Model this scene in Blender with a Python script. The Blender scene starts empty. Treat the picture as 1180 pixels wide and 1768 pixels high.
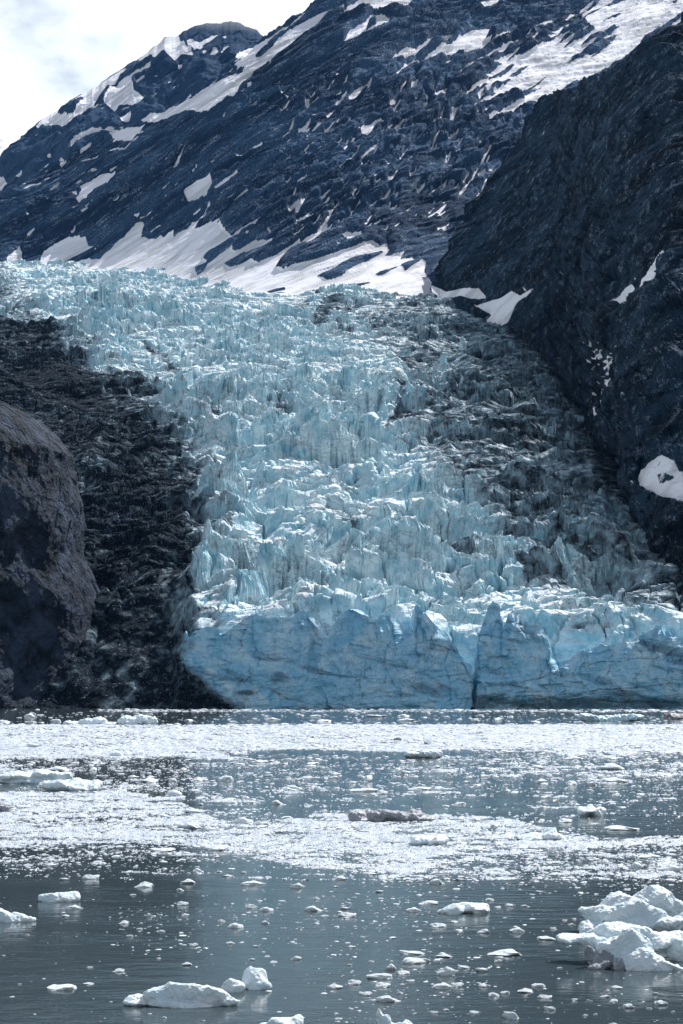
import bpy, bmesh, math, random
import numpy as np
from mathutils import Vector

# ------------------------------------------------------------------ camera, sky, sun, exposure
S = bpy.context.scene
F, CX, HY, CAMH = 3000.0, 590.0, 1178.0, 12.0      # focal length and horizon of the 1180x1768 photograph, camera height in m
cam_d = bpy.data.cameras.new('camera'); cam = bpy.data.objects.new('camera', cam_d)
S.collection.objects.link(cam); S.camera = cam
cam.location = (0, 0, CAMH); cam.rotation_euler = (math.radians(90), 0, 0)
cam_d.sensor_fit = 'VERTICAL'; cam_d.sensor_height = 36.0; cam_d.lens = F/1768*36.0
cam_d.shift_y = (HY-884)/1768; cam_d.clip_start = 1; cam_d.clip_end = 20000
S.render.resolution_x = 683; S.render.resolution_y = 1024

SUN_EL, SUN_AZ = math.radians(52), math.radians(42)   # azimuth clockwise from the view direction (+Y)
world = bpy.data.worlds.new('World'); S.world = world; world.use_nodes = True
wt = world.node_tree; wt.nodes.clear()
def wn(t, **k):
    n = wt.nodes.new(t)
    for a, b in k.items(): setattr(n, a, b)
    return n
sky = wn('ShaderNodeTexSky', sky_type='NISHITA', sun_disc=False, sun_elevation=SUN_EL, sun_rotation=SUN_AZ, air_density=1.2, dust_density=0.6, ozone_density=2.0)
skb = wn('ShaderNodeBackground'); wt.links.new(sky.outputs[0], skb.inputs[0]); skb.inputs[1].default_value = 0.07
clb = wn('ShaderNodeBackground'); clb.inputs[0].default_value = (0.93, 0.98, 1.0, 1); clb.inputs[1].default_value = 1.27
tc = wn('ShaderNodeTexCoord'); mp = wn('ShaderNodeMapping'); mp.inputs['Scale'].default_value = (1, 1, 1.9)
mp.inputs['Location'].default_value = (0.33, 0.1, 0.42)
wt.links.new(tc.outputs['Generated'], mp.inputs[0])
nz = wn('ShaderNodeTexNoise'); nz.inputs['Scale'].default_value = 5.0; nz.inputs['Detail'].default_value = 7; nz.inputs['Roughness'].default_value = 0.52
wt.links.new(mp.outputs[0], nz.inputs[0])
mr = wn('ShaderNodeMapRange'); mr.interpolation_type = 'SMOOTHSTEP'
mr.inputs[1].default_value = 0.26; mr.inputs[2].default_value = 0.47
gap = wn('ShaderNodeVectorMath', operation='DOT_PRODUCT'); gap.inputs[1].default_value = Vector((-560, 3000, 1110)).normalized()   # a thin place in the bank where blue shows
wt.links.new(tc.outputs['Generated'], gap.inputs[0])
gm = wn('ShaderNodeMapRange'); gm.interpolation_type = 'SMOOTHSTEP'; gm.inputs[1].default_value = 0.9955; gm.inputs[2].default_value = 0.9998; gm.inputs[3].default_value = 0; gm.inputs[4].default_value = 0.085
wt.links.new(gap.outputs['Value'], gm.inputs[0])
gs = wn('ShaderNodeMath', operation='SUBTRACT'); wt.links.new(nz.outputs[0], gs.inputs[0]); wt.links.new(gm.outputs[0], gs.inputs[1]); wt.links.new(gs.outputs[0], mr.inputs[0])
sx = wn('ShaderNodeSeparateXYZ'); wt.links.new(tc.outputs['Generated'], sx.inputs[0])
el = wn('ShaderNodeMapRange'); el.interpolation_type = 'SMOOTHSTEP'   # unseen cloud thinned overhead so that the skylight stays blue
el.inputs[1].default_value = 0.50; el.inputs[2].default_value = 0.85; el.inputs[3].default_value = 1; el.inputs[4].default_value = 0.1
wt.links.new(sx.outputs[2], el.inputs[0])
mm = wn('ShaderNodeMath', operation='MULTIPLY'); wt.links.new(mr.outputs[0], mm.inputs[0]); wt.links.new(el.outputs[0], mm.inputs[1])
fw = wn('ShaderNodeMapRange'); fw.interpolation_type = 'SMOOTHSTEP'            # cloud thinned behind the camera, out of view, to deepen shade on the cliff
fw.inputs[1].default_value = -0.1; fw.inputs[2].default_value = 0.6; fw.inputs[3].default_value = 0.35; fw.inputs[4].default_value = 0.95; wt.links.new(sx.outputs[1], fw.inputs[0])
mm2 = wn('ShaderNodeMath', operation='MULTIPLY'); wt.links.new(fw.outputs[0], mm2.inputs[1]); wt.links.new(mm.outputs[0], mm2.inputs[0])
mx = wn('ShaderNodeMixShader'); wt.links.new(mm2.outputs[0], mx.inputs[0]); wt.links.new(skb.outputs[0], mx.inputs[1]); wt.links.new(clb.outputs[0], mx.inputs[2])
wo = wn('ShaderNodeOutputWorld'); wt.links.new(mx.outputs[0], wo.inputs[0])

sun_d = bpy.data.lights.new('sun', 'SUN'); sun = bpy.data.objects.new('sun', sun_d); S.collection.objects.link(sun)
sun_d.energy = 5.0; sun_d.angle = math.radians(0.5); sun_d.color = (1.0, 0.985, 0.96)
sdir = Vector((math.cos(SUN_EL)*math.sin(SUN_AZ), math.cos(SUN_EL)*math.cos(SUN_AZ), math.sin(SUN_EL)))
sun.rotation_euler = sdir.to_track_quat('Z', 'Y').to_euler(); sun.location = (300, 0, 600)
S.view_settings.view_transform = 'Standard'; S.view_settings.look = 'None'
S.view_settings.exposure = 0.18; S.view_settings.gamma = 1.0

# ------------------------------------------------------------------ numeric helpers
rng = np.random.default_rng(7); random.seed(7)
def h2(i, j, s):
    h = (i.astype(np.int64)*374761393 + j.astype(np.int64)*668265263 + s*1442695041) & 0xffffffff
    h = ((h ^ (h >> 13))*1274126177) & 0xffffffff
    h = ((h ^ (h >> 16))*2246822519) & 0xffffffff
    return ((h ^ (h >> 15)) & 0xffffff).astype(np.float32)/16777215.0
def vn(x, y, s=0):                                  # value noise, -1..1
    xi = np.floor(x); yi = np.floor(y); fx = (x-xi).astype(np.float32); fy = (y-yi).astype(np.float32)
    fx = fx*fx*(3-2*fx); fy = fy*fy*(3-2*fy); xi = xi.astype(np.int64); yi = yi.astype(np.int64)
    a = h2(xi, yi, s); b = h2(xi+1, yi, s); c = h2(xi, yi+1, s); d = h2(xi+1, yi+1, s)
    return 2*((a*(1-fx)+b*fx)*(1-fy) + (c*(1-fx)+d*fx)*fy)-1
def fbm(x, y, o=4, s=0, g=0.5):
    r = 0; a = 1; t = 0
    for k in range(o):
        r = r+a*vn(x, y, s+k*17); t += a; a *= g; x, y = x*1.9+y*0.6+11.3, y*1.9-x*0.6+5.1
    return r/t
def ridged(x, y, o=4, s=0, g=0.55):
    r = 0; a = 1; t = 0
    for k in range(o):
        r = r+a*(1-2*np.abs(vn(x, y, s+k*17))); t += a; a *= g; x, y = x*2.0+3.7, y*2.0+9.2
    return r/t
def worley(x, y, s=0):                              # F1, F2-F1, cell random, offset to the cell point
    xi = np.floor(x).astype(np.int64); yi = np.floor(y).astype(np.int64)
    f1 = np.full(x.shape, 9.0, np.float32); f2 = f1.copy(); rid = np.zeros(x.shape, np.float32)
    ox = rid.copy(); oy = rid.copy(); r2 = rid.copy()
    for dx in (-1, 0, 1):
        for dy in (-1, 0, 1):
            ci, cj = xi+dx, yi+dy
            px = ci+0.1+0.8*h2(ci, cj, s); py = cj+0.1+0.8*h2(ci, cj, s+5)
            ax = (x-px).astype(np.float32); ay = (y-py).astype(np.float32)
            d = np.sqrt(ax*ax+ay*ay); m = d < f1
            f2 = np.where(m, f1, np.minimum(f2, d)); f1 = np.where(m, d, f1)
            rid = np.where(m, h2(ci, cj, s+9), rid); r2 = np.where(m, h2(ci, cj, s+13), r2)
            ox = np.where(m, ax, ox); oy = np.where(m, ay, oy)
    return f1, f2-f1, rid, r2, ox, oy
def sst(a, b, x):
    t = np.clip((x-a)/(b-a), 0, 1); return t*t*(3-2*t)
def ip(x, pts):
    return np.interp(x, [p[0] for p in pts], [p[1] for p in pts])
def pyof(Y, Z): return HY-(Z-CAMH)*F/Y

# ------------------------------------------------------------------ mesh helpers
def mesh_arrays(name, V, faces, smooth=False, attrs=None, mats=()):
    """V (n,3); faces (m,3|4) int array"""
    me = bpy.data.meshes.new(name)
    n, k = len(V), faces.shape[1]; m = len(faces)
    me.vertices.add(n); me.vertices.foreach_set('co', np.ascontiguousarray(V, np.float32).ravel())
    me.loops.add(m*k); me.loops.foreach_set('vertex_index', np.ascontiguousarray(faces, np.int32).ravel())
    me.polygons.add(m); me.polygons.foreach_set('loop_start', np.arange(0, m*k, k, dtype=np.int32))
    me.polygons.foreach_set('loop_total', np.full(m, k, np.int32))
    me.update(calc_edges=True)
    me.polygons.foreach_set('use_smooth', np.full(m, bool(smooth)))
    for a, v in (attrs or {}).items():
        at = me.attributes.new(a, 'FLOAT', 'POINT'); at.data.foreach_set('value', np.ascontiguousarray(v, np.float32).ravel())
    for mt in mats: me.materials.append(mt)
    return me
def grid_faces(R, C):
    i = np.arange(R-1)[:, None]*C+np.arange(C-1)[None, :]
    return np.stack([i, i+1, i+C+1, i+C], -1).reshape(-1, 4)
def link(name, me, parent=None, loc=None, **props):
    o = bpy.data.objects.new(name, me); S.collection.objects.link(o)
    if parent is not None: o.parent = parent
    if loc is not None: o.location = loc
    for k, v in props.items():
        if v is not None: o[k] = v
    return o

# ------------------------------------------------------------------ materials
class M:
    def __init__(s, name):
        s.m = bpy.data.materials.new(name); s.m.use_nodes = True; s.t = s.m.node_tree
        s.b = s.t.nodes['Principled BSDF']
    def n(s, t, **k):
        n = s.t.nodes.new(t)
        for a, b in k.items(): setattr(n, a, b)
        return n
    def l(s, a, b): s.t.links.new(a, b)
    def attr(s, name): n = s.n('ShaderNodeAttribute'); n.attribute_name = name; return n.outputs['Fac']
    def math(s, op, a, b=None, c=None):
        n = s.n('ShaderNodeMath', operation=op)
        for i, v in enumerate((a, b, c)):
            if v is None: continue
            if isinstance(v, (int, float)): n.inputs[i].default_value = v
            else: s.l(v, n.inputs[i])
        return n.outputs[0]
    def rot(s, ang, sc):                            # object position turned in the XZ plane, stretched along the strata
        p = s.n('ShaderNodeNewGeometry').outputs['Position']
        a = s.n('ShaderNodeVectorMath', operation='DOT_PRODUCT'); a.inputs[1].default_value = (math.cos(ang)*sc[0], 0, math.sin(ang)*sc[0]); s.l(p, a.inputs[0])
        b = s.n('ShaderNodeVectorMath', operation='DOT_PRODUCT'); b.inputs[1].default_value = (-math.sin(ang)*sc[2], 0, math.cos(ang)*sc[2]); s.l(p, b.inputs[0])
        c = s.n('ShaderNodeVectorMath', operation='DOT_PRODUCT'); c.inputs[1].default_value = (0, sc[1], 0); s.l(p, c.inputs[0])
        o = s.n('ShaderNodeCombineXYZ'); s.l(a.outputs['Value'], o.inputs[0]); s.l(c.outputs['Value'], o.inputs[1]); s.l(b.outputs['Value'], o.inputs[2])
        return o.outputs[0]
    def noise(s, vec, scale, detail=5, rough=0.55, dist=0.0):
        n = s.n('ShaderNodeTexNoise'); n.inputs['Scale'].default_value = scale; n.inputs['Detail'].default_value = detail
        n.inputs['Roughness'].default_value = rough; n.inputs['Distortion'].default_value = dist
        if vec is not None: s.l(vec, n.inputs['Vector'])
        return n.outputs['Fac']
    def rng(s, v, a, b, c=0.0, d=1.0, smooth=True):
        n = s.n('ShaderNodeMapRange'); n.interpolation_type = 'SMOOTHSTEP' if smooth else 'LINEAR'
        for i, q in ((1, a), (2, b), (3, c), (4, d)): n.inputs[i].default_value = q
        s.l(v, n.inputs[0]); return n.outputs[0]
    def mix(s, f, a, b):
        n = s.n('ShaderNodeMix', data_type='RGBA')
        for i, v in ((0, f), (6, a), (7, b)):
            if isinstance(v, (int, float)): n.inputs[i].default_value = v
            elif isinstance(v, tuple): n.inputs[i].default_value = (*v, 1)
            else: s.l(v, n.inputs[i])
        return n.outputs[2]
    def bump(s, h, dist, strength=1.0):
        n = s.n('ShaderNodeBump'); n.inputs['Distance'].default_value = dist; n.inputs['Strength'].default_value = strength
        s.l(h, n.inputs['Height']); s.l(n.outputs[0], s.b.inputs['Normal']); return n
    def geo(s, o): return s.n('ShaderNodeNewGeometry').outputs[o]
    def set(s, color=None, rough=None, spec=None):
        if color is not None:
            if isinstance(color, tuple): s.b.inputs['Base Color'].default_value = (*color, 1)
            else: s.l(color, s.b.inputs['Base Color'])
        if rough is not None:
            if isinstance(rough, float): s.b.inputs['Roughness'].default_value = rough
            else: s.l(rough, s.b.inputs['Roughness'])
        if spec is not None: s.b.inputs['Specular IOR Level'].default_value = spec
        return s.m

SNOW = (0.88, 0.87, 0.92)
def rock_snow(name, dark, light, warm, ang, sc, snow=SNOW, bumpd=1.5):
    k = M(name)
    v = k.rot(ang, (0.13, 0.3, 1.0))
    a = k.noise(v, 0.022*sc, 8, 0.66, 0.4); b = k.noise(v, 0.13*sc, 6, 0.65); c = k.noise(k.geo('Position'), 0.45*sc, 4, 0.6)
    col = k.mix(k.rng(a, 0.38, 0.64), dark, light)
    col = k.mix(k.rng(k.math('ADD', k.math('MULTIPLY', b, 0.6), k.math('MULTIPLY', c, 0.4)), 0.52, 0.66, 0, 0.85), col, warm)  # pale specks, shine of wet ledges painted into the rock colour
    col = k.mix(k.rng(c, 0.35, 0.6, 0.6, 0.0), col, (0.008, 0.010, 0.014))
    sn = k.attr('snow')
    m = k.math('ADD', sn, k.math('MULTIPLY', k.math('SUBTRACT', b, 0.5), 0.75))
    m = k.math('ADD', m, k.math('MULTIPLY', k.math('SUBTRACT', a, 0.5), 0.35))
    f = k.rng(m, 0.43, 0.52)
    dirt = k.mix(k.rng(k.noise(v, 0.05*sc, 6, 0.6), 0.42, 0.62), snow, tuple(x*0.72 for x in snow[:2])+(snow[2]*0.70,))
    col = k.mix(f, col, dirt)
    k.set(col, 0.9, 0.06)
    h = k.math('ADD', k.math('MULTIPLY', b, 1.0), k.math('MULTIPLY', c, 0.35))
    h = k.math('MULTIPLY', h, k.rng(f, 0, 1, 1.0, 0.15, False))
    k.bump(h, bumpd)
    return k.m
m_far = rock_snow('far_peak_rock', (0.018, 0.056, 0.125), (0.036, 0.085, 0.170), (0.08, 0.13, 0.21), math.radians(35), 0.8, bumpd=3)  # blue haze of distance painted into the rock colours
m_slope = rock_snow('mountain_rock', (0.014, 0.038, 0.088), (0.062, 0.130, 0.235), (0.33, 0.41, 0.52), math.radians(36), 1.0, bumpd=2.5)  # rock tinted blue in place of thicker haze
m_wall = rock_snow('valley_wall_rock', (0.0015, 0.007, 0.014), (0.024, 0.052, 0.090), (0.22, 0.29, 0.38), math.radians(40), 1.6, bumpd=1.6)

def ice_mat(name, crust=True, lay=False):
    k = M(name); P = k.geo('Position')
    big = k.noise(P, 0.022, 6, 0.62, 0.3); mid = k.noise(P, 0.11, 6, 0.65, 0.4); fine = k.noise(P, 0.55, 5, 0.65)
    ice = k.mix(k.rng(mid, 0.35, 0.68), (0.26, 0.50, 0.60), (0.66, 0.80, 0.84))
    ice = k.mix(k.rng(big, 0.45, 0.68, 0, 0.6), ice, (0.76, 0.87, 0.90))
    if crust:                                       # weathered crust on upward faces, whitened further to paint them brighter in the sun
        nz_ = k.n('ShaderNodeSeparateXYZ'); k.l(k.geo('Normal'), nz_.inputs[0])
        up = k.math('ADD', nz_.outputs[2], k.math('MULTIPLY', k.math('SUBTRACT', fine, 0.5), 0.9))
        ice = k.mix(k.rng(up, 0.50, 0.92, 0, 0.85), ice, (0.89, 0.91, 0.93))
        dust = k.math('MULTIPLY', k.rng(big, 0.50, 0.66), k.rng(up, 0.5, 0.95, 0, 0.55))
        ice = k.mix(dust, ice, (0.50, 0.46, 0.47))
    # thin dirt seams
    vs = k.n('ShaderNodeVectorMath', operation='MULTIPLY'); vs.inputs[1].default_value = (1.0, 1.0, 2.2); k.l(P, vs.inputs[0])
    seam = k.noise(vs.outputs[0], 0.07, 7, 0.7, 1.2)
    line = k.math('ABSOLUTE', k.math('SUBTRACT', seam, 0.5))
    ice = k.mix(k.math('MULTIPLY', k.rng(line, 0.0, 0.03, 0.75, 0.0), k.rng(big, 0.42, 0.6)), ice, (0.09, 0.12, 0.16))
    if lay:
        ice = k.mix(k.rng(mid, 0.35, 0.68, 0.7, 0.3), ice, (0.22, 0.56, 0.80))  # bluer tint paints the shade of the cliff face into the ice
        w = k.rot(math.radians(-14), (0.22, 0.2, 1.0))
        ly = k.noise(w, 0.16, 6, 0.6, 0.6)
        ice = k.mix(k.rng(ly, 0.53, 0.68, 0, 0.8), ice, (0.09, 0.17, 0.25))
        k2 = k.attr('band'); ice = k.mix(k.rng(k.math('ADD', k2, k.math('MULTIPLY', k.math('SUBTRACT', fine, 0.5), 0.8)), 0.35, 0.8, 0, 0.85), ice, (0.05, 0.065, 0.08))
    d = k.attr('debris')
    dm = k.math('ADD', d, k.math('MULTIPLY', k.math('SUBTRACT', mid, 0.5), 1.7))
    dm = k.math('ADD', dm, k.math('MULTIPLY', k.math('SUBTRACT', fine, 0.5), 0.9))
    dirt = k.mix(k.rng(fine, 0.42, 0.66), (0.001, 0.003, 0.006), (0.010, 0.020, 0.034))  # debris colour, darkened to paint in the shade lying over the rubble
    dirt = k.mix(k.rng(k.math('ADD', k.math('MULTIPLY', k.noise(P, 0.9, 3, 0.6), 0.6), k.math('MULTIPLY', mid, 0.4)), 0.57, 0.66, 0, 0.75), dirt, (0.26, 0.34, 0.45))
    dirty_ice = k.mix(k.rng(fine, 0.38, 0.62), (0.09, 0.15, 0.20), (0.30, 0.38, 0.43))
    col = k.mix(k.rng(dm, 0.22, 0.66, 0, 0.9), ice, dirty_ice)
    col = k.mix(k.rng(dm, 0.50, 0.98, 0, 0.98), col, dirt)
    dk = k.rng(dm, 0.36, 0.82)
    k.set(col, k.rng(dk, 0, 1, 0.5, 0.9, False), 0.3)
    k.l(k.rng(dk, 0, 1, 0.35, 0.05, False), k.b.inputs['Specular IOR Level'])
    k.bump(k.math('ADD', mid, k.math('MULTIPLY', fine, 0.45)), 1.6 if not lay else 1.3)
    return k.m
m_icefall = ice_mat('crevassed_ice'); m_cliff = ice_mat('cliff_ice', crust=True, lay=True)

k = M('outcrop_rock')
P = k.geo('Position'); a = k.noise(P, 0.05, 8, 0.65, 0.6); b = k.noise(P, 0.35, 6, 0.65)
v = k.rot(math.radians(-52), (0.3, 0.6, 1.0)); c = k.noise(v, 0.16, 7, 0.65, 0.5)
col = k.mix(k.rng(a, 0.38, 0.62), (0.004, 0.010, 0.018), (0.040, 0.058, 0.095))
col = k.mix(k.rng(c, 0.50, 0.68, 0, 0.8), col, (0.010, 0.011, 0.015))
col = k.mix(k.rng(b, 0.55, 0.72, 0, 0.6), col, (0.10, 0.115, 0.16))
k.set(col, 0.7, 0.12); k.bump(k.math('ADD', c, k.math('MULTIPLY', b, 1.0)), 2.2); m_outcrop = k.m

def berg_mat(name, tint, dirt=0.0, gl=0.35):
    k = M(name); P = k.n('ShaderNodeTexCoord').outputs['Object']
    a = k.noise(P, 1.6, 6, 0.6); b = k.noise(P, 7.0, 5, 0.65)
    col = k.mix(k.rng(a, 0.35, 0.68), tint, (0.80, 0.84, 0.87))
    if dirt: col = k.mix(k.rng(k.math('ADD', a, k.math('MULTIPLY', b, 0.4)), 0.62-dirt*0.3, 0.85-dirt*0.25, 0, 0.85), col, (0.17, 0.18, 0.21))
    k.set(col, gl, 0.5)
    k.b.inputs['Subsurface Weight'].default_value = 0.0
    k.bump(k.math('ADD', a, k.math('MULTIPLY', b, 0.6)), 0.12)
    return k.m
m_berg = berg_mat('berg_ice', (0.62, 0.76, 0.82)); m_berg_dirty = berg_mat('dirty_berg_ice', (0.56, 0.60, 0.66), 0.5)
m_floe = berg_mat('floe_ice', (0.68, 0.75, 0.80)); m_floe_dark = berg_mat('dark_floe_ice', (0.10, 0.10, 0.12), 1.0); m_berg_blue = berg_mat('blue_berg_ice', (0.38, 0.66, 0.78))
k = M('brash_ice_bits'); r = k.attr('tone')
k.set(k.mix(k.rng(r, -.5, 1, 0, 1, False), (0.24, 0.29, 0.36), (0.68, 0.72, 0.77)), 0.5, 0.4); m_brash = k.m

k = M('sea_water'); P = k.geo('Position')
vs = k.n('ShaderNodeVectorMath', operation='MULTIPLY'); vs.inputs[1].default_value = (0.55, 1.0, 1.0); k.l(P, vs.inputs[0])
a = k.noise(vs.outputs[0], 1.1, 4, 0.55); b = k.noise(vs.outputs[0], 4.0, 3, 0.5); c = k.noise(vs.outputs[0], 0.15, 3, 0.5)
calm = k.rng(c, 0.38, 0.62, 0.35, 1.0)
k.set((0.040, 0.058, 0.068), 0.09, 0.5); k.b.inputs['IOR'].default_value = 1.333
k.bump(k.math('MULTIPLY', k.math('ADD', a, k.math('MULTIPLY', b, 0.22)), calm), 0.045)
m_water = k.m

# ------------------------------------------------------------------ masks digitised as outlines lying on the mountain surfaces
GX0, GX1, GY0, GY1 = -200, 1400, -200, 1100
snow_r = np.zeros((GY1-GY0, GX1-GX0), np.float32)
def poly(pts, v=1.0, R=snow_r):
    x = np.array([p[0] for p in pts], float)-GX0; y = np.array([p[1] for p in pts], float)-GY0
    x0, x1 = max(0, int(x.min())-1), min(R.shape[1]-1, int(x.max())+2); y0, y1 = max(0, int(y.min())-1), min(R.shape[0]-1, int(y.max())+2)
    if x1 <= x0 or y1 <= y0: return
    gx, gy = np.meshgrid(np.arange(x0, x1)+0.5, np.arange(y0, y1)+0.5)
    ins = np.zeros(gx.shape, bool); j = len(x)-1
    for i in range(len(x)):
        c = (y[i] > gy) != (y[j] > gy)
        with np.errstate(divide='ignore', invalid='ignore'):
            c &= gx < (x[j]-x[i])*(gy-y[i])/(y[j]-y[i]+1e-9)+x[i]
        ins ^= c; j = i
    sub = R[y0:y1, x0:x1]; sub[ins] = v
def streak(pts, w, v=1.0):                           # a tapering line of given width
    for i in range(len(pts)-1):
        (x0, y0), (x1, y1) = pts[i], pts[i+1]; L = math.hypot(x1-x0, y1-y0); nx, ny = -(y1-y0)/L*w/2, (x1-x0)/L*w/2
        poly([(x0+nx, y0+ny), (x1+nx, y1+ny), (x1-nx, y1-ny), (x0-nx, y0-ny)], v)
def blob(x, y, a, b=None, v=1.0):
    b = b or a*0.7; poly([(x+a*math.cos(t)*(1+.25*math.sin(3*t+x)), y+b*math.sin(t)-a*0.3*math.cos(t)) for t in np.linspace(0, 6.28, 12)[:-1]], v)
# far peak
poly([(40,236),(55,228),(75,203),(100,188),(130,170),(160,153),(190,134),(215,118),(222,122),(205,145),(180,170),(165,188),(150,198),(140,212),(120,222),(95,223),(80,230),(62,228)])
poly([(100,205),(112,188),(140,176),(147,176),(128,198),(110,205)], 0)
poly([(238,104),(262,85),(290,62),(308,60),(315,78),(330,86),(335,98),(316,100),(303,112),(280,105),(270,113),(258,108),(245,108)])
poly([(180,180),(190,165),(205,150),(222,140),(240,130),(262,118),(260,130),(245,140),(228,148),(232,162),(245,165),(257,178),(240,182),(220,178),(205,185),(198,192),(186,186)])
poly([(318,72),(345,70),(365,58),(379,55),(375,65),(355,75),(350,86),(335,88),(325,80)])
for x, y, a in ((370,90,7),(390,88,8),(353,90,4),(218,208,11),(292,147,9),(312,115,4),(318,139,5),(234,120,5),(265,160,4),(388,63,4),(273,174,4)): blob(x, y, a)
poly([(-10,285),(15,262),(35,248),(38,254),(15,272),(0,282)]); poly([(-60,320),(-30,285),(-5,268),(-5,290)])
# main flank, ridge band
poly([(120,268),(140,255),(165,243),(190,236),(205,243),(212,254),(225,250),(240,236),(250,222),(285,205),(320,190),(350,190),(390,190),(402,182),(412,175),(410,160),(414,148),(425,135),(440,122),(460,108),(480,95),(500,85),(530,68),(560,50),(592,38),(590,30),(560,42),(530,50),(505,60),(480,75),(470,88),(448,98),(440,95),(468,76),(500,52),(530,34),(546,22),(535,26),(505,46),(470,66),(440,80),(418,94),(405,108),(425,112),(418,125),(400,130),(370,145),(345,160),(330,172),(300,185),(270,200),(240,215),(200,230),(160,238),(130,256)])
poly([(122,370),(128,355),(141,342),(131,331),(150,320),(175,310),(198,303),(201,312),(192,325),(180,338),(165,348),(150,362),(135,371)])
poly([(32,337),(50,325),(70,321),(72,326),(55,332),(38,338)]); poly([(-20,350),(-5,338),(18,333),(15,340),(0,350)]); poly([(-8,318),(8,310),(14,314),(2,325)])
for x, y, a in ((32,307,7),(108,283,6),(84,374,5),(435,205,5)): blob(x, y, a)
poly([(322,260),(350,245),(385,225),(384,235),(355,252),(342,264),(330,268)], 0.8)
streak([(318,278),(308,296),(296,312)], 4, .7); streak([(140,290),(170,278),(215,262),(240,245)], 4, .6)
poly([(315,340),(335,322),(362,312),(366,325),(356,338),(340,346),(322,352)], 0.62)
poly([(362,342),(358,365),(345,385),(338,388),(325,402),(300,415),(270,428),(235,445),(200,462),(240,500),(420,540),(600,560),(600,515),(520,500),(470,470),(430,455),(400,440),(400,415),(382,402),(372,392),(350,400),(335,405),(350,385),(362,362)], 0.9)
poly([(372,392),(378,402),(385,408),(400,416),(370,435),(330,452),(300,462),(290,455),(330,430)], 0.9)
poly([(60,470),(75,438),(120,418),(148,413),(152,422),(165,424),(135,440),(105,455),(95,475)], 0.72)
poly([(0,480),(12,450),(34,436),(40,445),(30,470)], 0.62)
poly([(150,470),(190,430),(240,385),(250,390),(244,408),(270,412),(300,405),(300,450),(215,480),(190,485)], 0.66)
poly([(60,480),(140,446),(210,452),(330,440),(420,452),(420,500),(200,490)], 0.85)
streak([(355,400),(380,388),(410,362),(425,350)], 5, .8); streak([(370,330),(395,315),(410,305)], 6, .62); streak([(390,332),(408,322)], 5, .7)
poly([(340,455),(380,430),(420,408),(465,383),(470,388),(440,402),(410,420),(370,445),(350,458)], 0.95)
poly([(345,470),(400,445),(440,425),(488,415),(490,420),(455,438),(430,448),(400,460),(360,475)], 0.95)
poly([(355,480),(430,468),(478,448),(515,425),(520,428),(490,450),(475,470),(500,480),(500,520),(360,500)], 0.95)
poly([(512,432),(530,420),(560,405),(572,404),(562,416),(535,428),(518,437)], 0.95)
poly([(490,472),(540,462),(560,455),(600,440),(640,425),(655,430),(668,426),(672,440),(660,445),(690,442),(700,438),(690,450),(712,446),(735,456),(733,470),(745,490),(762,508),(790,520),(780,560),(500,560)], 0.95)
poly([(570,430),(600,412),(622,412),(626,420),(600,430),(580,440)], 0.85)
# dark rock ribs left open in the fans
for q in ([(480,470),(486,455),(500,440),(520,432),(560,426),(590,420),(600,430),(570,440),(560,455),(520,462),(495,474)], [(545,480),(570,470),(590,460),(620,448),(660,436),(662,441),(640,452),(610,465),(590,480),(565,488)],
          [(385,460),(420,442),(470,425),(500,408),(520,400),(480,432),(440,452),(400,468)], [(345,455),(390,432),(430,412),(460,395),(440,418),(390,442),(360,462)],
          [(335,468),(360,460),(350,476),(340,480)], [(458,507),(490,499),(495,503),(470,510)], [(538,512),(570,506),(575,511),(550,516)], [(610,495),(640,490),(640,494),(615,500)],
          [(690,462),(730,448),(725,455),(700,470)], [(640,480),(690,462),(700,458),(660,480)]): poly(q, 0.12)
# upper middle snowfields
poly([(592,90),(600,75),(625,60),(640,46),(655,45),(680,50),(700,45),(722,38),(735,45),(734,55),(715,60),(690,60),(665,62),(668,72),(640,78),(620,82),(600,90)])
poly([(630,65),(650,58),(645,66),(630,70)], 0)
poly([(585,42),(620,22),(650,10),(690,0),(715,0),(712,6),(690,12),(660,24),(630,38),(595,54)], 0.66)
poly([(636,36),(660,22),(690,10),(715,2),(700,14),(665,30),(640,40)], 0.95)
poly([(655,135),(690,108),(720,95),(750,82),(787,76),(775,86),(745,100),(715,112),(690,124),(668,132)])
poly([(675,148),(700,125),(740,110),(775,92),(800,75),(830,60),(857,52),(852,66),(835,80),(846,86),(830,98),(815,105),(790,114),(770,120),(745,134),(710,146),(690,150)])
poly([(783,68),(800,55),(822,50),(817,58),(795,70)]); poly([(598,183),(610,172),(640,156),(636,166),(610,182)]); poly([(610,248),(625,232),(655,220),(663,225),(655,233),(620,252)])
poly([(655,256),(672,242),(692,228),(697,230),(680,248),(662,260)], .8); blob(783,216,11); blob(800,52,5)
for l, w in (([(843,278),(828,298),(812,328),(790,348)],4),([(770,360),(735,384)],4),([(747,234),(725,260),(705,272)],4),([(700,280),(682,302)],4),([(775,240),(750,262),(738,280)],3),([(538,350),(508,385)],5),([(592,365),(570,385),(552,408)],4),
            ([(650,275),(625,290),(598,302)],3),([(690,320),(665,338)],3),([(855,310),(835,330),(805,380)],3),([(740,160),(745,175),(740,190)],3),([(725,185),(735,195)],4),([(770,180),(745,192)],3),([(610,262),(590,280)],3),([(842,88),(800,120),(760,140)],3)): streak(l, w, 0.78)
poly([(820,2),(842,10),(865,2),(868,8),(850,16),(830,14)])
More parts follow.
